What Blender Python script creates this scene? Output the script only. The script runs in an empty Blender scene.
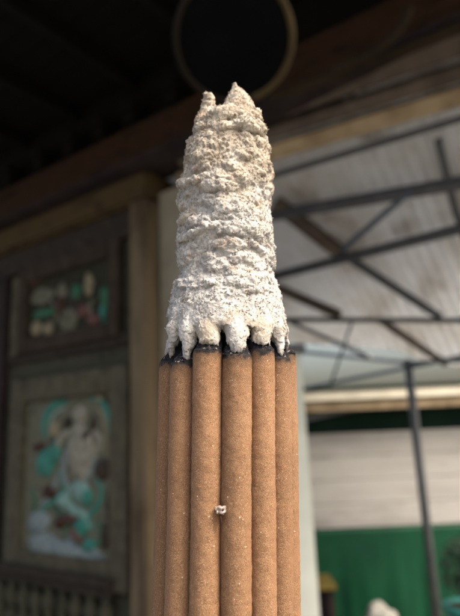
import bpy, bmesh, math, random
from mathutils import Vector, Matrix, noise
random.seed(7)
R_ = math.radians
sc = bpy.context.scene
COL = sc.collection
PI = math.pi

# ------------------------------------------------------------------ camera
PITCH, ROLL, FPX = R_(13.0), R_(2.5), 555.0
fwd = Vector((0, math.cos(PITCH), math.sin(PITCH)))
r0 = Vector((1, 0, 0)); u0 = Vector((0, -math.sin(PITCH), math.cos(PITCH)))
CU = (u0*math.cos(ROLL) + r0*math.sin(ROLL)).normalized()
CR = (r0*math.cos(ROLL) - u0*math.sin(ROLL)).normalized()
GROUND = -1.62
cd = bpy.data.cameras.new('camera'); cam = bpy.data.objects.new('camera', cd); COL.objects.link(cam)
cam.matrix_world = Matrix(((CR.x, CU.x, -fwd.x, 0), (CR.y, CU.y, -fwd.y, 0), (CR.z, CU.z, -fwd.z, 0), (0, 0, 0, 1)))
cd.sensor_fit = 'HORIZONTAL'; cd.sensor_width = 36; cd.lens = FPX/460*36
cd.clip_start = 0.005; cd.clip_end = 3000
cd.dof.use_dof = True; cd.dof.focus_distance = 0.0965; cd.dof.aperture_fstop = 29
sc.camera = cam

def ray(px, py): return fwd + CR*((px-230)/FPX) + CU*((308-py)/FPX)
def hit(px, py, p0, n):
    d = ray(px, py); return d*(p0.dot(n)/d.dot(n))

# ------------------------------------------------------------------ helpers
def link(o, parent=None):
    COL.objects.link(o)
    if parent: o.parent = parent
    return o
def obj(name, bm, mat, parent=None, smooth=False):
    me = bpy.data.meshes.new(name); bm.to_mesh(me); bm.free()
    if smooth:
        me.polygons.foreach_set('use_smooth', [True]*len(me.polygons))
    o = bpy.data.objects.new(name, me); me.materials.append(mat)
    if parent:
        o.parent = parent; o.matrix_parent_inverse = parent.matrix_basis.inverted()
    COL.objects.link(o)
    return o
def tag(o, label, cat, group=None, kind=None):
    if label: o['label'] = label
    if cat: o['category'] = cat
    if group: o['group'] = group
    if kind: o['kind'] = kind
    return o
def thing(name, loc, label, cat, group=None):
    o = bpy.data.objects.new(name, None); COL.objects.link(o); o.location = loc; o.empty_display_size = .05
    return tag(o, label, cat, group)
def hexa(bm, a, b):          # a, b: two quads of 4 points
    va = [bm.verts.new(p) for p in a]; vb = [bm.verts.new(p) for p in b]
    bm.faces.new(va[::-1]); bm.faces.new(vb)
    for i in range(4):
        j = (i+1) % 4
        bm.faces.new((va[i], va[j], vb[j], vb[i]))
    bmesh.ops.recalc_face_normals(bm, faces=bm.faces[:])
def bevel(bm, w, seg=2):
    bmesh.ops.bevel(bm, geom=bm.edges[:], offset=w, segments=seg, affect='EDGES', clamp_overlap=True)
def bar(bm, a, b, w, h, upv=Vector((0, 0, 1))):   # box beam between two points
    a, b = Vector(a), Vector(b); d = (b-a).normalized()
    s = d.cross(upv).normalized(); t = s.cross(d).normalized()
    q = lambda p: [p+s*w/2+t*h/2, p-s*w/2+t*h/2, p-s*w/2-t*h/2, p+s*w/2-t*h/2]
    hexa(bm, q(a), q(b))
def tube(bm, pts, rad, n=12, flat=None):
    pts = [Vector(p) for p in pts]; rings = []
    for i, p in enumerate(pts):
        d = (pts[min(i+1, len(pts)-1)]-pts[max(i-1, 0)]).normalized()
        ref = flat if flat else (Vector((0, 0, 1)) if abs(d.z) < .9 else Vector((1, 0, 0)))
        s = d.cross(ref).normalized(); t = s.cross(d).normalized()
        r = rad[i] if isinstance(rad, (list, tuple)) else rad
        k = .45 if flat else 1
        rings.append([bm.verts.new(p+s*r*math.cos(2*PI*j/n)+t*r*k*math.sin(2*PI*j/n)) for j in range(n)])
    for A, B in zip(rings, rings[1:]):
        for j in range(n): bm.faces.new((A[j], A[(j+1) % n], B[(j+1) % n], B[j]))
    bm.faces.new(rings[0][::-1]); bm.faces.new(rings[-1])
def smoothpts(pts, k=6):
    P = [Vector(p) for p in pts]; P = [P[0]*2-P[1]]+P+[P[-1]*2-P[-2]]; out = []
    for i in range(1, len(P)-2):
        for j in range(k):
            t = j/k; a, b, c, d = P[i-1:i+3]
            out.append(.5*((2*b)+(c-a)*t+(2*a-5*b+4*c-d)*t*t+(3*b-a-3*c+d)*t**3))
    out.append(P[-2]); return out
def lathe(bm, prof, n=32, M=Matrix()):
    rings = [[bm.verts.new(M @ Vector((r*math.cos(2*PI*j/n), r*math.sin(2*PI*j/n), z))) for j in range(n)] for r, z in prof]
    for A, B in zip(rings, rings[1:]):
        for j in range(n): bm.faces.new((A[j], A[(j+1) % n], B[(j+1) % n], B[j]))
    bm.faces.new(rings[0][::-1]); bm.faces.new(rings[-1])
def ellip(bm, M, sub=3, rough=.12, seed=0):
    r = bmesh.ops.create_icosphere(bm, subdivisions=sub, radius=1)
    for v in r['verts']:
        v.co *= 1+rough*noise.noise(v.co*1.7+Vector((seed, 0, 0)))*2
        v.co = M @ v.co

# ------------------------------------------------------------------ materials
def mat(name, cols, scale=8, rough=.85, bump=.3, detail=6, coord='Object', stretch=(1, 1, 1), bscale=None, spec=.15, trans=0):
    m = bpy.data.materials.new(name); m.use_nodes = True; nt = m.node_tree; N = nt.nodes; L = nt.links
    p = N['Principled BSDF']; p.inputs['Roughness'].default_value = rough
    p.inputs['Specular IOR Level'].default_value = spec
    tc = N.new('ShaderNodeTexCoord'); mp = N.new('ShaderNodeMapping'); mp.inputs['Scale'].default_value = stretch
    L.new(tc.outputs[coord], mp.inputs[0])
    n = N.new('ShaderNodeTexNoise'); n.inputs['Scale'].default_value = scale; n.inputs['Detail'].default_value = detail
    n.inputs['Roughness'].default_value = .62
    L.new(mp.outputs[0], n.inputs['Vector'])
    cr = N.new('ShaderNodeValToRGB'); e = cr.color_ramp.elements
    k = len(cols)
    for i, c in enumerate(cols):
        pos = .3+.4*i/max(1, k-1)
        if i < 2: el = e[i]; el.position = pos
        else: el = e.new(pos)
        el.color = (*c, 1)
    if k == 1: e[1].color = (*cols[0], 1)
    L.new(n.outputs['Fac'], cr.inputs[0]); L.new(cr.outputs[0], p.inputs['Base Color'])
    if bump:
        n2 = N.new('ShaderNodeTexNoise'); n2.inputs['Scale'].default_value = bscale or scale*5; n2.inputs['Detail'].default_value = 5
        L.new(mp.outputs[0], n2.inputs['Vector'])
        b = N.new('ShaderNodeBump'); b.inputs['Strength'].default_value = bump; b.inputs['Distance'].default_value = .01
        L.new(n2.outputs['Fac'], b.inputs['Height']); L.new(b.outputs[0], p.inputs['Normal'])
    if trans:
        t = N.new('ShaderNodeBsdfTranslucent'); mx = N.new('ShaderNodeMixShader'); mx.inputs[0].default_value = trans
        L.new(cr.outputs[0], t.inputs[0]); L.new(p.outputs[0], mx.inputs[1]); L.new(t.outputs[0], mx.inputs[2])
        L.new(mx.outputs[0], N['Material Output'].inputs[0])
    return m

M = {}
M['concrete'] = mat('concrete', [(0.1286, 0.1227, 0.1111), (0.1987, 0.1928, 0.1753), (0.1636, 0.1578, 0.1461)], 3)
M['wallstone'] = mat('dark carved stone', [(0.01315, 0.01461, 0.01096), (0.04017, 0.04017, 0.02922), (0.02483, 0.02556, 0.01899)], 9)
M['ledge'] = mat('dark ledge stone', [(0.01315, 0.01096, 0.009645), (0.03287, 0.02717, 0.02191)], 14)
M['frame'] = mat('panel frame stone', [(0.03314, 0.0315, 0.02301), (0.0783, 0.07246, 0.05062)], 12)
M['slab'] = mat('panel ground stone', [(0.03213, 0.03712, 0.02856), (0.09996, 0.09996, 0.075), (0.06069, 0.06283, 0.04855)], 18)
M['slabdark'] = mat('dark panel ground', [(0.009205, 0.01184, 0.007888), (0.02958, 0.02958, 0.01972)], 18)
M['frame_red'] = mat('red brown frame', [(0.01607, 0.01169, 0.008765), (0.04017, 0.03068, 0.02191)], 10)
M['ochre'] = mat('ochre painted lintel', [(0.0137, 0.009337, 0.004358), (0.05291, 0.0361, 0.01618), (0.03112, 0.02116, 0.009337)], 5, stretch=(1, 1, 2))
M['redwood'] = mat('red brown timber', [(0.00493, 0.002464, 0.001479), (0.02712, 0.01282, 0.005916), (0.01379, 0.006903, 0.003452)], 4, stretch=(1, 1, 3))
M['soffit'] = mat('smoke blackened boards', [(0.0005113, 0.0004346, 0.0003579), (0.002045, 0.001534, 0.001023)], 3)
M['timber'] = mat('dim timber', [(0.008765, 0.005843, 0.003506), (0.02629, 0.01754, 0.008765)], 5)
M['postbrown'] = mat('brown varnished post', [(0.0416, 0.03105, 0.01891), (0.1135, 0.08826, 0.05861), (0.07567, 0.06127, 0.04254)], 4, stretch=(1, 1, .25))
M['paleplaster'] = mat('grey plaster', [(0.1391, 0.1227, 0.09404), (0.2454, 0.2209, 0.1759)], 3)
M['white'] = mat('white painted post', [(0.315, 0.3436, 0.3198), (0.4104, 0.4391, 0.4104)], 3)
M['drum'] = mat('dark teal drum skin', [(0.0003506, 0.0005843, 0.0007304), (0.001023, 0.001753, 0.002045)], 6, rough=.9, spec=.05)
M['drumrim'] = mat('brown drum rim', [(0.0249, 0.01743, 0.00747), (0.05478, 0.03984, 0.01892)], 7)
M['teal'] = mat('teal glaze', [(0.0115, 0.08285, 0.06519), (0.03835, 0.1795, 0.1499)], 22, rough=.45)
M['cyan'] = mat('pale cyan glaze', [(0.07592, 0.1603, 0.1518), (0.1687, 0.2623, 0.2416)], 22, rough=.45)
M['paleblue'] = mat('pale blue glaze', [(0.04992, 0.06655, 0.07208), (0.1387, 0.1719, 0.183), (0.07762, 0.1054, 0.1054)], 20, rough=.5)
M['cream'] = mat('cream glaze', [(0.0986, 0.08491, 0.05478), (0.1972, 0.1698, 0.115)], 22, rough=.5)
M['body'] = mat('stone robe', [(0.1064, 0.1026, 0.08352), (0.2431, 0.2354, 0.1974)], 26, rough=.6)
M['pink'] = mat('pink glaze', [(0.06576, 0.02629, 0.02629), (0.1085, 0.05587, 0.05259)], 22, rough=.5)
M['dark'] = mat('dark brown glaze', [(0.00996, 0.0083, 0.00664), (0.0415, 0.02905, 0.02075)], 22, rough=.5)
M['green'] = mat('green glaze', [(0.01169, 0.05259, 0.02922), (0.03506, 0.1169, 0.07012)], 22, rough=.5)
M['russet'] = mat('russet glaze', [(0.02209, 0.009204, 0.005522), (0.04601, 0.02209, 0.01472)], 22, rough=.5)
M['steel'] = mat('painted dark steel', [(.022, .026, .036), (.05, .055, .068)], 12, rough=.45, spec=.5)
M['steelblue'] = mat('blue grey steel', [(0.0249, 0.0415, 0.0747), (0.0498, 0.0747, 0.1162)], 12, rough=.4, spec=.5)
M['pole'] = mat('grey steel pole', [(0.03735, 0.04565, 0.05395), (0.0747, 0.083, 0.0913)], 12, rough=.4, spec=.5)
M['purlin'] = mat('tan timber batten', [(0.1552, 0.1129, 0.07055), (0.3245, 0.261, 0.1764)], 5, stretch=(1, 1, 1))
M['rustbeam'] = mat('rust brown batten', [(0.03984, 0.03237, 0.02789), (0.0996, 0.08092, 0.0674)], 5)
M['sheet'] = mat('weathered grey roof sheet', [(0.2953, 0.2678, 0.2419), (0.5414, 0.5356, 0.5201), (0.6301, 0.6428, 0.6532), (0.4332, 0.4178, 0.3992)], 1.6, rough=.6, bump=.2, trans=.6)
M['tarp'] = mat('green tarpaulin', [(0.001227, 0.02095, 0.009718), (0.003681, 0.0475, 0.02255), (0.002454, 0.03352, 0.01735)], 1.3, rough=.5, bump=.3)
M['banner'] = mat('grey white boards', [(0.2081, 0.2004, 0.1938), (0.3469, 0.3436, 0.338), (0.2915, 0.2864, 0.281)], 2.2, rough=.7, stretch=(.6, 1, 2.4))
M['darkgreen'] = mat('dark green eave', [(0.002905, 0.01162, 0.008134), (0.008134, 0.02614, 0.01743)], 4)
M['fascia'] = mat('cream fascia', [(.55, .52, .44), (.75, .72, .62)], 3)
M['yellow'] = mat('yellow table top', [(0.0859, 0.06748, 0.01534), (0.1227, 0.09819, 0.02761)], 6)
M['blackwood'] = mat('black wood', [(0.0083, 0.00664, 0.0083), (0.0249, 0.01826, 0.01826)], 6)
M['sack'] = mat('white woven sack', [(0.2484, 0.2484, 0.2285), (0.3576, 0.3526, 0.3278)], 12)
M['leaf'] = mat('dark leaves', [(0.001534, 0.007669, 0.003835), (0.003835, 0.01789, 0.008947)], 12, rough=.5)
M['tealpot'] = mat('teal plastic tub', [(0.01534, 0.133, 0.1227), (0.02556, 0.1738, 0.1585)], 4, rough=.4)
M['soil'] = mat('soil', [(0.0166, 0.01162, 0.0083), (0.0415, 0.02905, 0.02075)], 20)

# ---- incense material: tiny sandy grain in metres -> object coordinates
def incense_mat():
    m = bpy.data.materials.new('pressed incense powder'); m.use_nodes = True; nt = m.node_tree; N = nt.nodes; L = nt.links
    p = N['Principled BSDF']; p.inputs['Roughness'].default_value = .78; p.inputs['Specular IOR Level'].default_value = .25
    tc = N.new('ShaderNodeTexCoord')
    def nz(s, d=3, r=.6):
        n = N.new('ShaderNodeTexNoise'); n.inputs['Scale'].default_value = s; n.inputs['Detail'].default_value = d; n.inputs['Roughness'].default_value = r
        L.new(tc.outputs['Object'], n.inputs['Vector']); return n
    def mixc(f, a, b, t='MIX'):
        x = N.new('ShaderNodeMix'); x.data_type = 'RGBA'; x.blend_type = t
        for s, v in ((x.inputs[0], f), (x.inputs[6], a), (x.inputs[7], b)):
            if isinstance(v, (tuple, float, int)): s.default_value = v
            else: L.new(v, s)
        return x.outputs[2]
    def ramp(src, a, b, ca=(0, 0, 0), cb=(1, 1, 1)):
        c = N.new('ShaderNodeValToRGB'); c.color_ramp.elements[0].position = a; c.color_ramp.elements[1].position = b
        c.color_ramp.elements[0].color = (*ca, 1); c.color_ramp.elements[1].color = (*cb, 1); L.new(src, c.inputs[0]); return c.outputs[0]
    fine = nz(5200, 2, .75); mid = nz(900, 4); big = nz(90, 4)
    c = ramp(fine.outputs['Fac'], .36, .64, (.088, .044, .023), (.315, .187, .108))
    c = mixc(ramp(mid.outputs['Fac'], .35, .7), c, (.245, .138, .075, 1))
    c2 = mixc(.35, c, ramp(big.outputs['Fac'], .35, .65, (.125, .064, .033), (.275, .16, .088)))
    # pale grit specks
    vo = N.new('ShaderNodeTexVoronoi'); vo.inputs['Scale'].default_value = 7000; L.new(tc.outputs['Object'], vo.inputs['Vector'])
    sep = N.new('ShaderNodeSeparateColor'); L.new(vo.outputs['Color'], sep.inputs[0])
    c3 = mixc(ramp(sep.outputs[0], .86, .99, (0, 0, 0), (.6, .6, .6)), c2, (.39, .27, .165, 1))
    vo2 = N.new('ShaderNodeTexVoronoi'); vo2.inputs['Scale'].default_value = 2600; L.new(tc.outputs['Object'], vo2.inputs['Vector'])
    sp2 = N.new('ShaderNodeSeparateColor'); L.new(vo2.outputs['Color'], sp2.inputs[0])
    near = N.new('ShaderNodeMath'); near.operation = 'LESS_THAN'; near.inputs[1].default_value = .00013*2600*.8; L.new(vo2.outputs['Distance'], near.inputs[0])
    dust = N.new('ShaderNodeMath'); dust.operation = 'MULTIPLY'; L.new(ramp(sp2.outputs[2], .985, .99), dust.inputs[0]); L.new(near.outputs[0], dust.inputs[1])
    c3 = mixc(dust.outputs[0], c3, (.55, .46, .37, 1))
    c3 = mixc(ramp(sep.outputs[1], .90, .985), c3, (.17, .07, .032, 1))
    oi = N.new('ShaderNodeObjectInfo'); hs = N.new('ShaderNodeHueSaturation')
    mr = N.new('ShaderNodeMapRange'); mr.inputs[3].default_value = .86; mr.inputs[4].default_value = 1.10; L.new(oi.outputs['Random'], mr.inputs[0])
    L.new(mr.outputs[0], hs.inputs['Value']); L.new(c3, hs.inputs['Color'])
    mpp = N.new('ShaderNodeMapping'); mpp.inputs['Scale'].default_value = (1, 1, .12); L.new(tc.outputs['Object'], mpp.inputs[0])
    st_ = nz(420, 4); L.new(mpp.outputs[0], st_.node.inputs['Vector'] if hasattr(st_, 'node') else st_.inputs['Vector'])
    c3 = mixc(ramp(st_.outputs['Fac'], .5, .72, (0, 0, 0), (.45, .45, .45)), hs.outputs[0], (.20, .10, .05, 1))
    at = N.new('ShaderNodeAttribute'); at.attribute_name = 'char'
    c4 = mixc(at.outputs['Fac'], c3, (.012, .010, .011, 1))
    L.new(c4, p.inputs['Base Color'])
    b = N.new('ShaderNodeBump'); b.inputs['Strength'].default_value = .9; b.inputs['Distance'].default_value = .00012
    L.new(fine.outputs['Fac'], b.inputs['Height'])
    b2 = N.new('ShaderNodeBump'); b2.inputs['Strength'].default_value = .8; b2.inputs['Distance'].default_value = .00012
    L.new(sep.outputs[0], b2.inputs['Height']); L.new(b.outputs[0], b2.inputs['Normal'])
    L.new(b2.outputs[0], p.inputs['Normal'])
    return m
def char_mat():
    m = mat('char', [(.003, .003, .004), (.020, .019, .023), (.007, .007, .009)], 1500, rough=.95, spec=.05, bump=1, bscale=3000)
    m.node_tree.nodes['Bump'].inputs['Distance'].default_value = .0002
    e = m.node_tree.nodes['Color Ramp'].color_ramp.elements; e[2].position = .58; e = e.new(.64); e.color = (.20, .185, .175, 1)
    return m
def ash_mat():
    m = bpy.data.materials.new('incense ash'); m.use_nodes = True; nt = m.node_tree; N = nt.nodes; L = nt.links
    p = N['Principled BSDF']; p.inputs['Roughness'].default_value = .95; p.inputs['Specular IOR Level'].default_value = .1
    tc = N.new('ShaderNodeTexCoord')
    def nz(s, d=4, r=.6):
        n = N.new('ShaderNodeTexNoise'); n.inputs['Scale'].default_value = s; n.inputs['Detail'].default_value = d; n.inputs['Roughness'].default_value = r
        L.new(tc.outputs['Object'], n.inputs['Vector']); return n.outputs['Fac']
    def ramp(src, a, b, ca=(0, 0, 0), cb=(1, 1, 1)):
        c = N.new('ShaderNodeValToRGB'); c.color_ramp.elements[0].position = a; c.color_ramp.elements[1].position = b
        c.color_ramp.elements[0].color = (*ca, 1); c.color_ramp.elements[1].color = (*cb, 1); L.new(src, c.inputs[0]); return c.outputs[0]
    def mixc(f, a, b):
        x = N.new('ShaderNodeMix'); x.data_type = 'RGBA'
        for s, v in ((x.inputs[0], f), (x.inputs[6], a), (x.inputs[7], b)):
            if isinstance(v, (tuple, float)): s.default_value = v
            else: L.new(v, s)
        return x.outputs[2]
    def math_(op, a, b):
        x = N.new('ShaderNodeMath'); x.operation = op
        for s, v in zip(x.inputs, (a, b)):
            if isinstance(v, (float, int)): s.default_value = v
            else: L.new(v, s)
        return x.outputs[0]
    sx = N.new('ShaderNodeSeparateXYZ'); L.new(tc.outputs['Object'], sx.inputs[0])
    big = nz(170, 4)
    h = math_('ADD', math_('MULTIPLY', sx.outputs[2], 30.0), math_('MULTIPLY', math_('SUBTRACT', big, .5), 1.6))   # height 0..~.05 m
    low = mixc(ramp(nz(330, 5), .38, .62), (.33, .325, .322, 1), (.50, .495, .487, 1))
    up = mixc(ramp(nz(420, 5), .38, .62), (.285, .245, .200, 1), (.455, .42, .365, 1))
    c = mixc(ramp(h, .55, 1.15), low, up)
    c = mixc(math_('MULTIPLY', ramp(nz(260, 3), .55, .68), .5), c, (.35, .26, .185, 1))
    c = mixc(math_('MULTIPLY', ramp(nz(1900, 3, .75), .56, .69), .75), c, (.20, .16, .125, 1))
    at = N.new('ShaderNodeAttribute'); at.attribute_name = 'soot'
    c = mixc(at.outputs['Fac'], c, (.05, .045, .045, 1))
    a2 = N.new('ShaderNodeAttribute'); a2.attribute_name = 'tan'
    c = mixc(a2.outputs['Fac'], c, (.35, .30, .24, 1))
    L.new(c, p.inputs['Base Color'])
    b = N.new('ShaderNodeBump'); b.inputs['Strength'].default_value = .8; b.inputs['Distance'].default_value = .0003
    L.new(nz(2600, 5, .75), b.inputs['Height']); L.new(b.outputs[0], p.inputs['Normal'])
    return m
M['incense'] = incense_mat(); M['char'] = char_mat(); M['ash'] = ash_mat()

# ================================================================== THE BUNDLE
AX0 = ray(227.3, 418)*(.105)                       # a point of the bundle's axis
ZB = (CU*math.cos(R_(10)) + fwd*math.sin(R_(10)) + CR*.006).normalized()
XB = (CR - ZB*CR.dot(ZB)).normalized(); YB = ZB.cross(XB).normalized()
MB = Matrix(((XB.x, YB.x, ZB.x, AX0.x), (XB.y, YB.y, ZB.y, AX0.y), (XB.z, YB.z, ZB.z, AX0.z), (0, 0, 0, 1)))
MBI = MB.inverted()
def loc(px, py, yl=0.0):                           # pixel -> bundle frame on the plane y = yl
    p0 = AX0 + YB*yl; P = hit(px, py, p0, YB); return MBI @ P
RB, RS = .01067, .00250
step = 2*PI/13
brown_top = {-3: 362, -2: 363, -1: 349, 0: 354, 1: 349, 2: 357, 3: 353}
labels = {
 -3: 'brown joss stick at the left edge of the bundle, partly hidden, dark in the shade',
 -2: 'brown joss stick under the long pointed grey ash tooth, second from the left edge',
 -1: 'brown joss stick left of the tiny shiny bead, under a broad beige ash lobe',
 0: 'middle brown joss stick right of the tiny shiny bead, under the blunt white ash tooth',
 1: 'brown joss stick just right of the middle one, with a wide black scorched tip',
 2: 'narrow brown joss stick under the slim white ash point, second from right',
 3: 'thin visible sliver of brown joss stick at the right edge of the bundle'}
LOW = -.135
def make_stick(cx, cy, ztop, rs, seed, label, group, detail=True):
    t = bpy.data.objects.new('joss_stick', None); COL.objects.link(t)
    t.matrix_world = MB @ Matrix.Translation((cx, cy, LOW)); t.empty_display_size = .01
    tag(t, label, 'joss stick', group)
    H = ztop-LOW
    n = 56 if detail else 20
    zs = []; z = 0.0
    zvis = -.045-LOW
    while z < H:
        zs.append(z); z += (.004 if z < zvis else (.0003 if detail else .002))
    zs.append(H)
    bm = bmesh.new(); cl = bm.verts.layers.float.new('char'); rings = []
    s = Vector((seed*.37, seed*1.3, seed*.71))
    flat_a = random.uniform(0, PI)
    for z in zs:
        ring = []
        for j in range(n):
            a = 2*PI*j/n; d = Vector((math.cos(a), math.sin(a), 0))
            q = Vector((d.x*rs, d.y*rs, z))
            r = rs*(1+.018*noise.noise(q*60+s)*2 + .012*math.cos(2*(a-flat_a)))
            r += .00005*noise.noise(q*210+s)
            if detail: r += .00007*noise.noise(q*2100+s) + .00008*noise.noise(q*650+s)
            top = H-z
            edge = .0008+.0010*noise.noise(Vector((math.cos(a)*1.6, math.sin(a)*1.6, seed)))+.0008*noise.noise(q*900+s)+.0006*noise.noise(q*2500+s)
            ch = max(0, min(1, 1-(top-edge*.6)/.0005))
            if top < .0008: r -= rs*.05*(1-top/.0008)**2
            sc2 = max(0, min(1, 1-(top-.0004)/(.0030+.0016*noise.noise(q*700+s))))**2*.72
            wob = .00010*noise.noise(Vector((z*45, seed*3.1, 0))); wob2 = .00008*noise.noise(Vector((z*38, seed*1.7, 9)))
            v = bm.verts.new((d.x*r+wob, d.y*r+wob2, z)); v[cl] = max(ch, sc2); ring.append(v)
        rings.append(ring)
    for A, B in zip(rings, rings[1:]):
        for j in range(n): bm.faces.new((A[j], A[(j+1) % n], B[(j+1) % n], B[j]))
    bm.faces.new(rings[0][::-1]); bm.faces.new(rings[-1])
    def put(name, bm, m):
        me = bpy.data.meshes.new(name); bm.to_mesh(me); bm.free(); me.materials.append(m)
        me.polygons.foreach_set('use_smooth', [True]*len(me.polygons))
        o = bpy.data.objects.new(name, me); o.parent = t; COL.objects.link(o); return o
    put('incense_body', bm, M['incense'])
    bm = bmesh.new(); rings = []
    inw = Vector((-cx, -cy, 0)); inw = inw.normalized() if inw.length > 1e-5 else inw
    k = 26 if detail else 8; m_ = 40 if detail else 16
    for i in range(k+1):
        f = i/k; z = H-.0002+f*.0052
        rr = rs*(.955-.50*f) if f < .99 else rs*.3
        ring = []
        for j in range(m_):
            a = 2*PI*j/m_; d = Vector((math.cos(a), math.sin(a), 0)); q = Vector((d.x*rr, d.y*rr, z))
            r = rr + .00022*noise.noise(q*900+s)+.00018*noise.noise(q*2200+s)
            ring.append(bm.verts.new((d.x*r+inw.x*.0032*f**1.1, d.y*r+inw.y*.0032*f**1.1, z)))
        rings.append(ring)
    for A, B in zip(rings, rings[1:]):
        for j in range(m_): bm.faces.new((A[j], A[(j+1) % m_], B[(j+1) % m_], B[j]))
    bm.faces.new(rings[0][::-1]); bm.faces.new(rings[-1])
    put('charred_tip', bm, M['char'])
    bm = bmesh.new(); lathe(bm, [(.0011, -.11), (.0011, .0005)], 10)
    put('bamboo_core', bm, M['purlin'])
    return t
GRP = 'joss sticks packed in one round bundle'
tops = {}
ANG = {-3: -73, -2: -45.8, -1: -18.4, 0: 8.8, 1: 34.2, 2: 59.3, 3: 95, 4: 120, 5: 143, 6: 172, -6: 201, -5: 230, -4: 259.5}
RAD = {-3: .00256, -2: .00256, -1: .00258, 0: .00256, 1: .00236, 2: .0023, 3: .0025}
for k in range(-6, 7):
    a = R_(ANG[k]); rs_ = RAD.get(k, .00262)
    cx, cy = RB*math.sin(a), -RB*math.cos(a)
    if k == 3: cx += .00025
    py = brown_top.get(k, 354+(k % 3)*4)
    front = k in brown_top
    zt = loc(230, py, cy - RS*.7*math.cos(a))[2]
    if not front: zt = loc(230, py, -.012)[2]-.0003
    tops[k] = (cx, cy, zt, a)
    lab = labels.get(k, 'brown joss stick on the far side of the bundle, behind the front ones')
    make_stick(cx, cy, zt, rs_*(1.01+random.uniform(-.008, .008)), k+20, lab, GRP, True)
for k in range(7):
    a = k*2*PI/6
    rr = .0053 if k < 6 else 0
    make_stick(rr*math.cos(a), rr*math.sin(a), loc(230, 352, -.008)[2], RS, k+50,
               'brown joss stick in the core of the bundle, enclosed by the outer ring', GRP, False)

# ------------------------------------------------------------------ the ash
silh = [(113, 208, 247), (117, 204, 252), (122, 200, 257), (128, 196, 261), (136, 192, 262.5), (145, 188.5, 266), (153, 185, 270), (163, 182, 274),
        (171, 182.5, 275), (181, 180, 273), (192, 177, 272), (200, 178, 271), (206, 180, 272), (220, 179, 273.5), (230, 178, 274), (243, 175, 276), (256, 176, 272.5),
        (266, 179, 273), (276, 179, 276), (284, 176, 278.5), (292, 171.5, 281.5), (303, 168.5, 284.5), (318, 166.5, 287), (328, 166, 287), (336, 167, 286.5)]
ao = MB @ Matrix.Translation((0, 0, 0))
def ring_from(py, x0, x1, shrink):
    a, b = loc(x0, py), loc(x1, py); return (a.x+b.x)/2, (b.x-a.x)/2*1.0-shrink, (a.z+b.z)/2
bm = bmesh.new()
st = [ring_from(py, a, b, .00062) for py, a, b in silh][::-1]      # bottom to top
n = 72
# bottom is hollowed upward so that the teeth hang free
cx, rr, z = st[0]
rings = []
for (cx, rr, z) in st:
    rings.append([bm.verts.new((cx+rr*math.cos(2*PI*j/n), rr*(.97+.15*max(0, min(1, 1-(z-st[0][2])/.0075)))*math.sin(2*PI*j/n), z)) for j in range(n)])
# raise the bottom ring
for v in rings[0]: v.co.z += .0004
for A, B in zip(rings, rings[1:]):
    for j in range(n): bm.faces.new((A[j], A[(j+1) % n], B[(j+1) % n], B[j]))
bm.faces.new(rings[0][::-1]); bm.faces.new(rings[-1])
def blob(c, s, rot=0, tilt=0):
    Mx = Matrix.Translation(c) @ Matrix.Rotation(rot, 4, 'Z') @ Matrix.Rotation(tilt, 4, 'Y') @ Matrix.Diagonal((*s, 1))
    r = bmesh.ops.create_icosphere(bm, subdivisions=3, radius=1)
    sd = random.uniform(0, 99)
    for v in r['verts']:
        v.co *= 1+.22*noise.noise(v.co*1.5+Vector((sd, 0, 0)))
        v.co = Mx @ v.co
def cone(pts, rads, n=20, yk=1.0):
    rg = []
    for p, r in zip(pts, rads):
        rg.append([bm.verts.new((p[0]+r*math.cos(2*PI*j/n), p[1]+r*yk*math.sin(2*PI*j/n), p[2])) for j in range(n)])
    for A, B in zip(rg, rg[1:]):
        for j in range(n): bm.faces.new((A[j], A[(j+1) % n], B[(j+1) % n], B[j]))
    bm.faces.new(rg[0][::-1]); bm.faces.new(rg[-1])
def at(px, py, yl): p = loc(px, py, yl); return (p.x, yl, p.z)
# horns at the top
cone([at(208, 124, -.001), at(208.5, 113, -.001), at(208.5, 104, -.001), at(208.5, 97, -.0012), at(208.5, 94, -.0012)], [.0026, .0018, .00125, .00115, .0008])
cone([at(239, 122, 0), at(239, 112, 0), at(238.5, 103, 0), at(238, 95, 0), at(236.5, 89, 0), at(235, 84.5, 0)], [.0046, .0038, .0029, .0018, .0010, .0003], yk=.9)
blob(at(249, 108, -.001), (.0013, .0014, .0014)); blob(at(255, 118, -.003), (.0014, .0018, .0016)); blob(at(202, 122, -.002), (.0012, .0018, .0016))
blob(at(248, 125, -.0070), (.0026, .0016, .0018), tilt=.2); blob(at(255, 131, -.005), (.0022, .0030, .0016), tilt=.1)
# layered lumps and ledges down the column
def radius_at(z):
    for (c0, r0_, z0), (c1, r1, z1) in zip(st, st[1:]):
        if z0 <= z <= z1:
            f = (z-z0)/(z1-z0); return c0+(c1-c0)*f, r0_+(r1-r0_)*f
    return (st[-1][0], st[-1][1]) if z > st[-1][2] else (st[0][0], st[0][1])
ztop, zbot = st[-1][2], st[0][2]
for i in range(230):
    z = random.uniform(zbot+.003, ztop-.0022); a = random.uniform(0, 2*PI)
    c, r = radius_at(z); s = random.uniform(.0010, .0019)*(.75 if z < zbot+.008 else 1)
    rr = r-s*.42
    blob((c+rr*math.cos(a), rr*math.sin(a), z), (s*.7, s*random.uniform(1, 1.3), s*random.uniform(.6, .95)), rot=a, tilt=random.uniform(-.5, .3))
for i in range(64):
    z = random.uniform(zbot+.010, ztop-.003); a = random.uniform(0, 2*PI); c, r = radius_at(z); sz = random.uniform(.0020, .0033)
    rr = r-sz*.42
    blob((c+rr*math.cos(a), rr*math.sin(a), z), (sz*.75, sz*random.uniform(1, 1.5), sz*random.uniform(.55, .8)), rot=a, tilt=random.uniform(0, .5))
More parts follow.
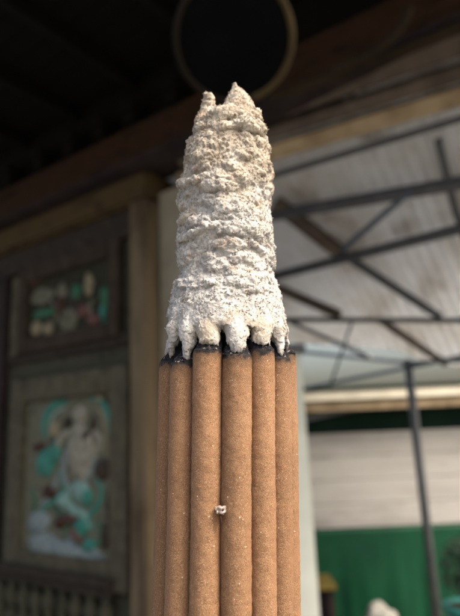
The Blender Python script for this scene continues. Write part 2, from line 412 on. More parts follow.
for py, a0, w, sz in [(132, -60, 60, .0011), (190, -150, 60, .0010), (243, -110, 90, .0009), (258, -50, 50, .0009), (291, -130, 60, .0009), (300, -60, 50, .0007)]:
    z = loc(230, py).z; c, r = radius_at(z)
    for k in range(int(w/5)):
        a = R_(a0-w/2+k*5+random.uniform(-2, 2)); zz = z+random.uniform(-.0004, .0004)+.0009*math.sin(k*.35+py)
        rr = r-sz*.25
        blob((c+rr*math.cos(a), rr*math.sin(a), zz), (sz, sz*1.3, sz*.62), rot=a, tilt=.25)
# the teeth: one per front stick   (top centre px, tip px, tip half width px, top half width px)
teeth = {-3: ((178.5, 308), (170.5, 357), 1.8, 9.0), -2: ((193, 308), (186.5, 360), 2.2, 13.0), -1: ((208, 312), (209.2, 344.5), 9.8, 13.6),
         0: ((236.5, 312), (237, 352), 6.8, 13.6), 1: ((261, 312), (262, 343.5), 8.8, 12.8), 2: ((273, 310), (281.5, 356), 1.6, 10.5), 3: ((277, 310), (287, 348), 2.5, 7.5)}
for k in range(-6, 7):
    cx, cy, zt, a = tops[k]
    ox, oy = math.sin(a), -math.cos(a)
    if k in teeth:
        (tx, ty), (bx, by), hb, ht = teeth[k]
        sc_ = .092/FPX
        yb = cy-(RS*.93-hb*sc_*.80)
        T = Vector(at(tx, ty, -.011)); cc, rc = radius_at(T.z)
        T = Vector(at(tx, ty, -math.sqrt(max(1e-8, (rc)**2-(T.x-cc)**2))+ht*sc_*.85))
        Bt = Vector(at(bx, by, yb))
    else:
        T = Vector((cx*.86, cy*.86, zt+.008)); Bt = Vector((cx*1.06, cy*1.06, zt+random.uniform(.0002, .0016)))
        hb, ht, sc_ = random.uniform(3, 8), 11.5, .105/FPX
    rt, rb = ht*sc_, hb*sc_
    P, Rr = [], []
    for i in range(15):
        f = i/14; p = Bt.lerp(T, f)
        p.x += .00012*math.sin(i*1.3+k*2); P.append(p); Rr.append((rb+(rt-rb)*min(1, f/(.48 if hb > 5 else .6)))*(1-(.2 if hb > 5 else .45)*max(0, (f-.62)/.38))*(1 if i else (.85 if hb > 5 else .5)))
    cone(P[::1], Rr, 24, 1.0)
me = bpy.data.meshes.new('tmp'); bm.to_mesh(me); bm.free()
tmp = bpy.data.objects.new('tmp', me); COL.objects.link(tmp)
md = tmp.modifiers.new('r', 'REMESH'); md.mode = 'VOXEL'; md.voxel_size = .000165
dg = bpy.context.evaluated_depsgraph_get(); dg.update()
me2 = bpy.data.meshes.new_from_object(tmp.evaluated_get(dg))
bpy.data.objects.remove(tmp)
bm = bmesh.new(); bm.from_mesh(me2)
bmesh.ops.smooth_vert(bm, verts=bm.verts, factor=.5, use_axis_x=True, use_axis_y=True, use_axis_z=True)
bm.normal_update()
zl = loc(230, 343).z
so = bm.verts.layers.float.new('soot'); ta = bm.verts.layers.float.new('tan')
moves = []
for v in bm.verts:
    p = v.co
    low = max(0, min(1, (p.z-(zl+.001))/.008))           # teeth stay smoother
    q = Vector((p.x, p.y, p.z*1.2))
    w = noise.noise_vector(p*380)*.25
    d = .00042*noise.noise(q*300)*(.35+.65*low)
    rdg = 1-abs(noise.noise(q*620+w))*2
    d += .00019*rdg*(.25+.75*low)
    d += .00017*noise.noise(p*1500+w)*(.45+.55*low) + .00018*noise.noise(p*3000)*(.5+.5*low)
    pit = noise.noise(p*900+Vector((7, 3, 1)))
    if pit < -.33: d -= (abs(pit)-.33)*.0010*(.3+.7*low)
    rag = (1-low)*(.00042*noise.noise(p*800)+.00045*noise.noise(p*2100))
    moves.append((v, v.normal*d + Vector((0, 0, rag))))
for v, m_ in moves: v.co += m_
zt_m1, zt_p1 = loc(208, 338).z, loc(264, 337).z
# dark burnt hem where ash meets char
for v in bm.verts:
    tn = 0
    for k_, zk in ((-1, zt_m1), (1, zt_p1)):
        dd = math.hypot(v.co.x-tops[k_][0], v.co.z-zk)
        if v.co.y < -.006: tn = max(tn, min(1, max(0, 1.5-dd/.0022+.8*noise.noise(v.co*700))))
    v[ta] = tn*.8
    dz = v.co.z-(loc(230, 352).z)
    nn = noise.noise(v.co*1100)
    best = max(0, min(1, (.0004-dz)/.0010+nn*.6)) * .25
    v[so] = best
# loose flakes and curls standing off the surface
bm.verts.ensure_lookup_table()
BASE = list(bm.verts); N0 = len(BASE)
for i in range(16000):
    v = BASE[random.randrange(N0)]
    if v.co.z < zl+.0035 and random.random() < .8: continue
    if v.co.z < zbot+.001 and v.normal.z < -.5: continue
    nrm = v.normal; t1 = nrm.orthogonal().normalized(); t1.rotate(Matrix.Rotation(random.uniform(0, 2*PI), 3, nrm))
    t2 = nrm.cross(t1)
    L_ = random.uniform(.00015, .00048); Wd = random.uniform(.00010, .00032)
    lift = random.uniform(.1, 1.0)
    dirv = (t1*math.cos(lift)+nrm*math.sin(lift))
    b0 = v.co-nrm*.00005
    th = nrm*.00003
    pts = [b0-t2*Wd/2, b0+t2*Wd/2, b0+t2*Wd*random.uniform(.2, .5)+dirv*L_, b0-t2*Wd*random.uniform(.2, .5)+dirv*L_*random.uniform(.7, 1)]
    a_ = [bm.verts.new(p+th) for p in pts]; b_ = [bm.verts.new(p-th) for p in pts]
    bm.faces.new(a_); bm.faces.new(b_[::-1])
    for x in range(4):
        y = (x+1) % 4; bm.faces.new((a_[y], a_[x], b_[x], b_[y]))
me = bpy.data.meshes.new('ash_column'); 
SH = Matrix.Translation((0, 0, -zbot)); bmesh.ops.transform(bm, matrix=SH, verts=bm.verts)
bm.to_mesh(me); bm.free(); me.materials.append(M['ash'])
me.polygons.foreach_set('use_smooth', [len(p.vertices) >= 3 and True for p in me.polygons])
ash = bpy.data.objects.new('ash_column', me); COL.objects.link(ash)
ash.matrix_world = MB @ Matrix.Translation((0, 0, zbot))
tag(ash, 'tall crumbly column of white and beige ash with two horns, standing on the burning sticks', 'ash')

# ------------------------------------------------------------------ the tiny bead caught between two sticks
gl = bpy.data.materials.new('clear sticky droplet'); gl.use_nodes = True
p = gl.node_tree.nodes['Principled BSDF']; p.inputs['Base Color'].default_value = (.50, .40, .36, 1)
p.inputs['Roughness'].default_value = .12; p.inputs['Transmission Weight'].default_value = .55; p.inputs['IOR'].default_value = 1.4
bp = at(220.5, 510, -.0128); bpt = Vector(bp)
bt = bpy.data.objects.new('resin_bead', None); COL.objects.link(bt); bt.matrix_world = MB @ Matrix.Translation(bpt); bt.empty_display_size = .003
tag(bt, 'tiny shiny translucent bead with a short tail stuck between two sticks', 'bead')
def sub(name, bm, m, par):
    me = bpy.data.meshes.new(name); bm.to_mesh(me); bm.free(); me.materials.append(m)
    me.polygons.foreach_set('use_smooth', [True]*len(me.polygons))
    o = bpy.data.objects.new(name, me); o.parent = par; COL.objects.link(o); return o
bm = bmesh.new(); ellip(bm, Matrix.Diagonal((.00092, .0006, .00072, 1)), 4, .3, 17); sub('droplet', bm, gl, bt)
bm = bmesh.new(); ellip(bm, Matrix.Translation((.0001, -.00045, .00042)) @ Matrix.Diagonal((.00030, .0002, .00014, 1)), 3, .2, 5)
ellip(bm, Matrix.Translation((-.0005, -.0004, -.00022)) @ Matrix.Diagonal((.00016, .0002, .00022, 1)), 3, .2, 8)
sub('ash_crumb', bm, M['ash'], bt)
bm = bmesh.new(); tube(bm, smoothpts([(-.0001, .0001, -.0006), (.00005, -.0001, -.0012), (.0001, 0, -.0018), (.00005, .0002, -.0023)]), .00020, 8); sub('tail', bm, M['russet'], bt)
bm = bmesh.new()
ellip(bm, Matrix.Translation((-.0002, -.0006, -.00045)) @ Matrix.Diagonal((.00022, .00016, .0001, 1)), 3, .4, 12)
ellip(bm, Matrix.Translation((.0004, -.0005, .0001)) @ Matrix.Diagonal((.00016, .0002, .0002, 1)), 3, .3, 2); sub('speck', bm, M['dark'], bt)

# ================================================================== THE TEMPLE WALL
vp = ray(-563, 460); vp.z = 0; vp.normalize()        # along the wall, away to the left
UW = -vp                                             # towards the right, nearer
NW = Vector((UW.y, -UW.x, 0))                        # wall normal
if NW.dot(Vector((0, -1, 0))) < 0: NW = -NW          # faces the camera
D0 = 2.5; W0 = -NW*D0
ZV = Vector((0, 0, 1))
def uv(px, py, off=0):
    P = hit(px, py, W0+NW*off, NW); return P.dot(UW), P.z
def wp(u, v, off=0): return UW*u + ZV*v - NW*(D0-off)
def slabbox(bm, u0_, u1_, v0, v1, o0, o1):
    hexa(bm, [wp(u0_, v0, o0), wp(u1_, v0, o0), wp(u1_, v1, o0), wp(u0_, v1, o0)], [wp(u0_, v0, o1), wp(u1_, v0, o1), wp(u1_, v1, o1), wp(u0_, v1, o1)])
def wbox(name, u0_, u1_, v0, v1, o0, o1, m, parent, bev=.006):
    bm = bmesh.new(); slabbox(bm, u0_, u1_, v0, v1, o0, o1)
    if bev: bevel(bm, bev)
    return obj(name, bm, m, parent)
uL = uv(-60, 300)[0]-1.5
uPost0, uPost1 = uv(129, 300, .12)[0], uv(145, 300, .12)[0]
uEnd = uv(196, 300)[0]
U = {k: uv(k, 430)[0] for k in (10, 24, 27, 112, 118, 125)}
wall = thing('temple_wall', wp((uL+uPost0)/2, GROUND, 0), 'dark stone temple wall holding two painted carved panels, left of the incense', 'wall')
vB0 = uv(60, 238)[1]; vB1 = uv(60, 213)[1]        # ochre lintel
vC1 = uv(60, 176)[1]
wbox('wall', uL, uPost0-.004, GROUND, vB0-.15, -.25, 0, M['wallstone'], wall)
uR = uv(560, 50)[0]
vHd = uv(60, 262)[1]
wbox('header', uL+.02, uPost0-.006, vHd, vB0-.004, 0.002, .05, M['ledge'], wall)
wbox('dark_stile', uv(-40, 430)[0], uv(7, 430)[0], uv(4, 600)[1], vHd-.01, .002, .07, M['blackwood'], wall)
# stone ledge with turned lip and small balusters below the big panel
lv1 = uv(60, 575, .13)[1]; lv0 = uv(60, 590, .1)[1]
uA, uB_ = uv(3, 580)[0], uv(121, 580)[0]
bm = bmesh.new(); slabbox(bm, uA, uB_, lv0, lv1, .003, .10); slabbox(bm, uA-.01, uB_+.01, lv1-.035, lv1+.006, .003, .13); bevel(bm, .005)
obj('ledge', bm, M['ledge'], wall)
for k in range(9):
    u = uA+(k+.5)*(uB_-uA)/9
    bm = bmesh.new(); lathe(bm, [(.05, GROUND+.3), (.05, lv0-.22), (.03, lv0-.18), (.052, lv0-.09), (.03, lv0-.03), (.045, lv0-.004)], 14, Matrix.Translation(wp(u, 0, .05)))
    obj('baluster', bm, M['wallstone'], wall, True)
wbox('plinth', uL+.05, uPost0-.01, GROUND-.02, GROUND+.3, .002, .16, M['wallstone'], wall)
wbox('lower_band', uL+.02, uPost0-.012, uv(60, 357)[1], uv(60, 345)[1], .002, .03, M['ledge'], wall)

eave = thing('temple_eave', wp((uL+uR)/2, vC1, .5), 'smoke-blackened temple eave with painted timber beams running across the top', 'eave')
wbox('ochre_beam', uL, uPost1, vB0, vB1, -.25, .10, M['ochre'], eave, .02)
wbox('red_beam', uL, uR, vB1+.045, vC1, -.1, .16, M['redwood'], eave, .02)
wbox('dark_batten', uL, uR, vB1+.004, vB1+.04, -.12, .2, M['blackwood'], eave, .004)
vS = vC1+.42
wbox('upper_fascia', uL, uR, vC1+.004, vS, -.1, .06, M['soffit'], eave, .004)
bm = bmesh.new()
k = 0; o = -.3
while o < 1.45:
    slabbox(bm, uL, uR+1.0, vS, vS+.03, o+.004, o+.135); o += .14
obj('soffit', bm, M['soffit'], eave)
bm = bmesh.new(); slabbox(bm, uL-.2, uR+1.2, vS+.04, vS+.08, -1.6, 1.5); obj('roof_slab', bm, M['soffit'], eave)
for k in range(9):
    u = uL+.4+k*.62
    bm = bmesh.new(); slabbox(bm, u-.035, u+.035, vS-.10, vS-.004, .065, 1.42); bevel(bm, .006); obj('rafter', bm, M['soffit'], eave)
for k in range(6):   # carved bracket blocks on the red beam
    u = uv(28+k*30, 150)[0] if k < 5 else uv(190, 150)[0]
    bm = bmesh.new(); slabbox(bm, u-.05, u+.05, vC1+.01, vC1+.09, .065, .19); slabbox(bm, u-.08, u+.08, vC1+.094, vC1+.15, .065, .22); bevel(bm, .01)
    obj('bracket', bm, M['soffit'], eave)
# curved timber brace at upper right
pts = [hit(x, y, W0+NW*.35, NW) for x, y in ((330, 70), (352, 62), (374, 52), (392, 38), (404, 22), (410, 8))]
bm = bmesh.new(); tube(bm, smoothpts(pts), .022, 10); obj('curved_brace', bm, M['timber'], eave, True)
pts = [hit(x, y, W0+NW*.2, NW) for x, y in ((272, 97), (340, 74), (400, 52), (470, 24))]
bm = bmesh.new(); tube(bm, pts, .03, 4); obj('timber_rail', bm, M['timber'], eave)

# posts
def post(name, u0_, u1_, m, lab, top, o0=-.12, o1=.12, cap=True):
    t = thing(name, wp((u0_+u1_)/2, GROUND, 0), lab, 'post')
    wbox('shaft', u0_, u1_, GROUND+.25, top, o0, o1, m, t, .012)
    wbox('base', u0_-.03, u1_+.03, GROUND, GROUND+.246, o0-.03, o1+.03, M['concrete'], t, .015)
    return t
vLow = uv(139, 372)[1]
t = post('timber_post', uPost0, uPost1, M['postbrown'], 'brown square temple post between the carved panels and the pale pillar', vB0-.006)
t = post('plaster_pillar', uPost1+.006, uEnd, M['paleplaster'], 'pale grey plaster pillar beside the brown post, partly behind the incense', vB0+.06, -.35, .0)

# ---- carved panels
def rel(parent, name, m, spec):
    if name != 'robe' and len(spec) > 1:
        for s in spec: rel(parent, name, m, [s])
        return
    bm = bmesh.new()
    for s in spec:
        if s[0] == 'e':      # ellipsoid: px, py, half w px, half h px, tilt deg, bulge
            _, px, py, hw, hh, rot, bul = s
            u, v = uv(px, py); u2 = uv(px+hw, py)[0]; v2 = uv(px, py-hh)[1]
            Mx = Matrix.Translation(wp(u, v, .012)) @ Matrix(((UW.x, 0, NW.x, 0), (UW.y, 0, NW.y, 0), (0, 1, 0, 0), (0, 0, 0, 1))) @ Matrix.Rotation(R_(rot), 4, 'Z') @ Matrix.Diagonal((u2-u, v2-v, bul, 1))
            ellip(bm, Mx, 3, .16, px+py)
        else:                # ribbon
            _, pts, w = s
            P = smoothpts([wp(*uv(x, y), .02) for x, y in pts], 7)
            k = len(P); wid = w*.0062
            tube(bm, P, [wid*(.35+.65*math.sin(PI*(i+.6)/(k+.2))) for i in range(k)], 10, flat=NW)
    return obj(name, bm, m, parent, True)
def panel_frame(name, x0, x1, ytl, ybl, w, m, parent, depth=.06):
    ua, ub = uv(x0, 430, .05)[0], uv(x1, 430, .05)[0]
    vt, vb = uv((x0+x1)/2, ytl, .05)[1], uv((x0+x1)/2, ybl, .05)[1]
    wbox('stile', ua, ua+w, vb, vt, .004, depth, m, parent, .008)
    wbox('stile', ub-w, ub, vb, vt, .004, depth, m, parent, .008)
    wbox('rail', ua+w+.002, ub-w-.002, vt-w, vt, .004, depth, m, parent, .008)
    wbox('rail', ua+w+.002, ub-w-.002, vb, vb+w, .004, depth, m, parent, .008)
    return ua, ub, vb, vt
pn = thing('carved_panel', wp(uv(70, 560)[0], lv1, 0), 'tall framed relief with teal ribbons and pale blue waves above the ledge', 'carved panel', 'painted stone panels on the temple wall')
wd = uv(24, 430)[0]-uv(11, 430)[0]
ua, ub, vb, vt = panel_frame('frame', 10, 128, 373, 584, wd, M['frame'], pn)
wbox('background', ua+wd*.9, ub-wd*.9, vb+wd*.9, vt-wd*.9, .002, .02, M['slab'], pn, 0)
rel(pn, 'ribbon', M['teal'], [('r', [(70, 402), (58, 404), (50, 413), (46, 426), (48, 438)], 5.0)])
rel(pn, 'ribbon', M['cyan'], [('r', [(68, 408), (58, 412), (53, 422), (52, 434)], 2.2)])
rel(pn, 'ribbon', M['teal'], [('r', [(92, 398), (104, 402), (111, 416), (114, 436), (115, 460)], 4.0)])
rel(pn, 'ribbon', M['cream'], [('r', [(100, 404), (107, 418), (109, 438), (109, 456)], 2.8)])
rel(pn, 'canopy_scroll', M['dark'], [('r', [(64, 400), (74, 393), (88, 389), (102, 393), (112, 404)], 4.2)])
rel(pn, 'face', M['body'], [('e', 82, 415, 7.5, 9.5, 0, .03)])
rel(pn, 'hollow', M['dark'], [('e', 70, 423, 5.5, 6.5, 0, .025), ('e', 89, 437, 4, 8, -30, .035), ('e', 96, 424, 3, 9, -10, .03)])
rel(pn, 'robe', M['body'], [('e', 84, 452, 13, 30, 8, .04), ('r', [(74, 432), (72, 452), (76, 476)], 3), ('r', [(84, 434), (83, 456), (80, 480)], 3), ('r', [(100, 440), (96, 460), (88, 478)], 3)])
rel(pn, 'cloud', M['teal'], [('e', 49, 463, 10, 15, -15, .03), ('e', 58, 452, 6, 9, 0, .03)])
rel(pn, 'cloud', M['russet'], [('e', 42, 447, 7, 5, 0, .03), ('e', 52, 492, 8, 7, 0, .03), ('e', 64, 521, 8, 7, 20, .035)])
rel(pn, 'scroll', M['dark'], [('e', 105, 470, 8, 11, 20, .035), ('e', 112, 505, 4, 18, 0, .03), ('e', 108, 535, 5, 14, 0, .03)])
rel(pn, 'wave', M['cyan'], [('e', 84, 492, 9, 12, -25, .035), ('r', [(74, 484), (70, 498), (76, 510), (88, 516), (92, 528)], 6), ('e', 66, 500, 7, 9, 0, .03)])
rel(pn, 'wave', M['teal'], [('e', 84, 527, 9, 12, 30, .035), ('e', 92, 545, 7, 8, 0, .03), ('e', 90, 497, 6, 9, 0, .035)])
rel(pn, 'petal', M['pink'], [('e', 81, 533, 9, 4, -35, .045), ('e', 76, 518, 8, 3, 10, .045)])
rel(pn, 'water', M['paleblue'], [('e', 42, 522, 12, 14, 0, .035), ('e', 46, 548, 16, 14, 0, .035), ('e', 70, 552, 18, 13, -10, .04), ('e', 94, 560, 17, 7, -15, .03), ('r', [(36, 512), (46, 528), (42, 546), (54, 560)], 4), ('r', [(70, 536), (80, 550), (96, 560), (108, 566)], 5)])
rel(pn, 'robe', M['paleblue'], [('r', [(92, 440), (96, 456), (92, 474), (84, 484)], 4), ('r', [(76, 440), (68, 456), (66, 474), (72, 490)], 4), ('r', [(60, 470), (58, 484), (50, 498), (40, 506)], 3.2)])
rel(pn, 'sleeve', M['body'], [('r', [(78, 428), (66, 436), (60, 446), (62, 460)], 5), ('r', [(92, 428), (102, 438), (102, 452)], 4)])
rel(pn, 'ribbon', M['teal'], [('r', [(60, 470), (66, 484), (60, 498), (46, 508), (36, 520)], 3.0), ('r', [(98, 478), (104, 490), (100, 506), (92, 516), (96, 532)], 3.6), ('r', [(62, 436), (56, 446), (60, 462)], 3)])
rel(pn, 'wave', M['green'], [('r', [(34, 486), (38, 500), (34, 516)], 3.2), ('r', [(100, 520), (104, 534), (98, 548)], 3.4), ('r', [(54, 508), (64, 514), (70, 524), (66, 536)], 3.2)])
rel(pn, 'wave', M['paleblue'], [('r', [(30, 540), (44, 534), (58, 540), (68, 552)], 4), ('r', [(34, 562), (52, 558), (72, 566), (92, 568)], 4.5), ('r', [(84, 540), (96, 550), (110, 562)], 4)])
rel(pn, 'scroll', M['dark'], [('r', [(60, 430), (56, 440), (50, 446)], 2.0), ('r', [(84, 470), (90, 486), (82, 500)], 1.8), ('r', [(46, 494), (58, 502), (60, 514)], 1.8), ('r', [(74, 508), (70, 520), (78, 532)], 1.8)])
rel(pn, 'rock', M['cream'], [('e', 57, 430, 5, 9, 0, .025), ('e', 102, 398, 6, 4, 0, .02)])

pu = thing('carved_panel', wp(uv(70, 345)[0], uv(70, 345)[1], 0), 'small dark landscape relief with pink and cream flowers above the tall panel', 'carved panel', 'painted stone panels on the temple wall')
wd2 = uv(22, 300)[0]-uv(14, 300)[0]
ua, ub, vb, vt = panel_frame('frame', 13, 119, 256, 346, wd2, M['frame_red'], pu)
wbox('background', ua+wd2*.9, ub-wd2*.9, vb+wd2*.9, vt-wd2*.9, .002, .02, M['slabdark'], pu, 0)
wbox('pale_trim', ua-wd2*.9, ua-.003, vb, vt-.04, .004, .05, M['frame'], pu, .006)
rel(pu, 'flower', M['pink'], [('e', 86, 311, 6, 7, 0, .03), ('e', 96, 320, 6, 6, 0, .035)])
rel(pu, 'flower', M['cream'], [('e', 39, 329, 5.5, 8, 0, .03), ('e', 51, 329, 5.5, 8, 0, .03)])
rel(pu, 'pagoda', M['cream'], [('e', 91, 284, 4.5, 12, 0, .03)])
rel(pu, 'leaf', M['green'], [('e', 107, 297, 5, 11, 10, .03), ('e', 45, 314, 12, 5, 0, .025), ('e', 78, 292, 6, 8, 0, .02)])
rel(pu, 'leaf', M['teal'], [('e', 106, 311, 4, 8, 0, .03), ('e', 108, 325, 4, 5, 0, .03)])
rel(pu, 'branch', M['dark'], [('r', [(34, 318), (50, 306), (66, 300), (84, 302)], 2.2), ('r', [(70, 328), (78, 314), (76, 300), (84, 290)], 2.0), ('r', [(60, 290), (72, 284), (80, 276)], 2)])
rel(pu, 'leaf', M['slab'], [('r', [(52, 300), (60, 312), (56, 324)], 3.5), ('r', [(96, 300), (92, 308), (100, 330)], 3), ('r', [(62, 332), (76, 330), (86, 332)], 3)])
rel(pu, 'hill', M['slab'], [('e', 44, 297, 14, 9, 0, .02), ('e', 70, 320, 10, 12, 0, .025), ('e', 64, 292, 6, 9, 0, .02)])
rel(pu, 'cloud', M['russet'], [('e', 36, 283, 9, 5, 0, .03), ('e', 62, 306, 5, 12, 20, .03)])

# ---- hanging drum under the eave
dc = ray(234, 40).normalized()*1.85
ax = (dc + Vector((.02, 0, .05))).normalized()
sx_ = ax.cross(ZV).normalized(); sy_ = sx_.cross(ax).normalized()
DM = Matrix(((sx_.x, sy_.x, ax.x, dc.x), (sx_.y, sy_.y, ax.y, dc.y), (sx_.z, sy_.z, ax.z, dc.z), (0, 0, 0, 1)))
dr = thing('hanging_drum', dc, 'big round dark drum with a brown rim hanging in the gloom above the ash', 'drum')
Rd = 60/FPX*1.85*1.0*dc.normalized().dot(fwd)**-1*.78
bm = bmesh.new(); lathe(bm, [(Rd*.94, 0), (Rd*1.02, .08), (Rd*1.06, .16), (Rd*1.02, .24), (Rd*.94, .32)], 48, DM); obj('shell', bm, M['soffit'], dr, True)
bm = bmesh.new(); lathe(bm, [(Rd*.92, -.012), (Rd*.92, .01)], 48, DM); obj('drum_head', bm, M['drum'], dr)
M['rim_shade'] = mat('rim brown darkened as shade', [(.003, .002, .001), (.008, .005, .003)], 7)  # darker copy of the rim brown, shade painted into the colour
for nm, a0, a1, mm in (('rim', R_(-75), R_(38), 'drumrim'), ('rim', R_(38.5), R_(284.5), 'rim_shade')):  # lit right arc and shaded remainder, both painted as rim tones
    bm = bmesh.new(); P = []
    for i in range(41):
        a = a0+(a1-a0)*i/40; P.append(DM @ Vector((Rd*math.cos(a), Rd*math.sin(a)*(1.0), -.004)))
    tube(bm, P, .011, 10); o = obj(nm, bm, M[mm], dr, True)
    if mm == 'drumrim': o['label'] = 'right part of the rim, painted paler as if lit'
for s in (-1, 1):
    a = DM @ Vector((s*Rd*.6, Rd*.85, .12)); b = Vector((a.x, a.y, vS-.002))
    bm = bmesh.new(); tube(bm, [a, b], .006, 8); obj('hanger', bm, M['steel'], dr)

# ================================================================== THE CANOPY
YW = 5.2
P1, P2 = hit(272, 118, W0, NW), hit(470, 46, W0, NW)
P3 = ray(380, 340); P3 = P3*(4.45/P3.y)
NC = (P2-P1).cross(P3-P1).normalized()
if NC.z > 0: NC = -NC                                  # points down
def cp(px, py, off=.0): return hit(px, py, P1+NC*off, NC)
can = thing('metal_canopy', Vector((1.3, 3.8, GROUND)), 'open shed roof of weathered sheets on dark steel bars, right of the ash column', 'canopy')
# sheet: real far edge, near edge along the temple eave, corrugated along its slope
ua_ = (P2-P1).normalized(); da_ = NC.cross(ua_).normalized()
if da_.y < 0: da_ = -da_
O = P1
def st_of(P): return (P-O).dot(ua_), (P-O).dot(da_)
far = [st_of(cp(x, y)) for x, y in ((200, 338), (300, 343), (400, 350), (422, 361), (470, 368), (520, 372))]
far.sort()
def far_t(s):
    if s <= far[0][0]: return far[0][1]+(far[1][1]-far[0][1])/(far[1][0]-far[0][0])*(s-far[0][0])
    for (a, b), (c, d) in zip(far, far[1:]):
        if a <= s <= c: return b+(d-b)*(s-a)/(c-a)
    return far[-1][1]
s0 = st_of(cp(150, 330))[0]; s1 = max(f[0] for f in far)+.6
bm = bmesh.new(); ns_ = 260; rowsA = []
for side in (0, 1):
    prev = None
    for i in range(ns_+1):
        s = s0+(s1-s0)*i/ns_; w = .005*math.sin(s*2*PI/.076)
        off = -NC*(w+side*.0015)
        a = bm.verts.new(O+ua_*s+da_*(.0)+off); 
        te = max(.4, far_t(s))
        b = bm.verts.new(O+ua_*s+da_*te+off)
        if prev: bm.faces.new((prev[0], a, b, prev[1]))
        prev = (a, b)
bmesh.ops.recalc_face_normals(bm, faces=bm.faces[:])
obj('roof_sheet', bm, M['sheet'], can)
def cbar(name, p, q, wpx, m, off, h=None):
    a, b = cp(*p, off), cp(*q, off); d = ((a+b)/2).dot(fwd); w = wpx*d/FPX*(.74 if m in (M['steel'], M['steelblue']) else 1)
    bm = bmesh.new(); bar(bm, a, b, w, h or w, -NC); return obj(name, bm, m, can)
def ext(p, q, xa, xb):
    s = (q[1]-p[1])/(q[0]-p[0]); return (xa, p[1]+s*(xa-p[0])), (xb, p[1]+s*(xb-p[0]))
cbar('batten', *ext((275, 151), (460, 96), 180, 520), 17, M['purlin'], .05, .03)
cbar('batten', *ext((275, 131), (460, 72), 180, 520), 13, M['rustbeam'], .06, .05)
cbar('batten', *ext((275, 175), (460, 119), 180, 520), 6, M['steel'], .06)
cbar('wall_plate', *ext((272, 109), (460, 42), 150, 530), 20, M['rustbeam'], .02, .06)
cbar('purlin', *ext((275, 215), (460, 183), 180, 520), 12, M['steel'], .10)
cbar('purlin', *ext((275, 276), (460, 229), 180, 520), 9, M['steel'], .10)
cbar('purlin', (200, 319), (520, 321), 5, M['steel'], .08)
cbar('brace', (438, 140), (456, 212), 9, M['steel'], .09)
cbar('brace', (456, 212), (476, 262), 8, M['steel'], .09)
cbar('brace', (412, 190), (343, 249), 6, M['steelblue'], .115)
cbar('brace', (276, 203), (338, 251), 11, M['rustbeam'], .07)
cbar('brace', (338, 251), (440, 317), 8, M['steel'], .075)
cbar('brace', (268, 284), (340, 315), 7, M['rustbeam'], .07)
cbar('rafter', (290, 322), (372, 358), 4, M['steel'], .05)
cbar('rafter', (380, 320), (446, 364), 5, M['rustbeam'], .05)
cbar('rafter', (352, 322), (330, 386), 3, M['steelblue'], .05)
cbar('eave_bar', (285, 350), (410, 363), 3.6, M['steelblue'], .055)
cbar('eave_bar', (408, 363), (520, 358), 3.6, M['steelblue'], .055)
cbar('eave_bar', (296, 390), (480, 353), 3.6, M['steelblue'], .06)
bm = bmesh.new(); Pn = cp(408, 364, .06); ellip(bm, Matrix.Translation(Pn) @ Matrix.Diagonal((.045, .03, .045, 1)), 2, .05); obj('joint_plate', bm, M['steel'], can)
# upright pole, vertical from the node to the ground
bm = bmesh.new(); tube(bm, [Vector((Pn.x, Pn.y, GROUND)), Pn], .034, 16); obj('post', bm, M['pole'], can, True)
bm = bmesh.new(); tube(bm, [Vector((Pn.x, Pn.y, GROUND)), Vector((Pn.x, Pn.y, GROUND+.012))], .09, 16); obj('foot_plate', bm, M['steel'], can)

# white column in front of the shed
pc = ray(312, 520); pc = pc*(3.3/pc.y)
wc = thing('white_column', Vector((pc.x, pc.y, GROUND)), 'slim white painted column just behind the right edge of the incense', 'column')
ce = ray(316, 560); ce = ce*(3.3/ce.y); xr = ce.x
ztp = (lambda q: q*(3.3/q.y))(ray(300, 352)).z
bm = bmesh.new(); hexa(bm, [Vector((xr-.15, 3.3, GROUND+.002)), Vector((xr, 3.3, GROUND+.002)), Vector((xr, 3.45, GROUND+.002)), Vector((xr-.15, 3.45, GROUND+.002))],
     [Vector((xr-.15, 3.3, ztp)), Vector((xr, 3.3, ztp)), Vector((xr, 3.45, ztp)), Vector((xr-.15, 3.45, ztp))]); bevel(bm, .008); obj('shaft', bm, M['white'], wc)
bm = bmesh.new(); bar(bm, (xr-.075, 3.375, ztp), (xr-.075, 3.375, ztp+.05), .2, .2, Vector((0, 1, 0))); obj('cap', bm, M['steel'], wc)

# ================================================================== THE FAR SIDE: building behind
def bp_(px, py, y=YW): q = ray(px, py); return q*(y/q.y)
def bquad(name, x0, x1, z0, z1, y0, y1, m, par, bev=0):
    bm = bmesh.new(); hexa(bm, [Vector((x0, y0, z0)), Vector((x1, y0, z0)), Vector((x1, y0, z1)), Vector((x0, y0, z1))], [Vector((x0, y1, z0)), Vector((x1, y1, z0)), Vector((x1, y1, z1)), Vector((x0, y1, z1))])
    if bev: bevel(bm, bev)
    return obj(name, bm, m, par)
xa, xb = -.9, bp_(460, 500).x+2.2
zb1, zb0 = bp_(385, 431).z, bp_(385, 526).z
sh = thing('market_shed', Vector((1.5, YW, GROUND)), 'low shed behind the pole with cream fascia and grey white boards', 'shed')
bquad('wall', xa, xb, GROUND, bp_(385, 405).z, YW+.05, YW+.2, M['darkgreen'], sh)
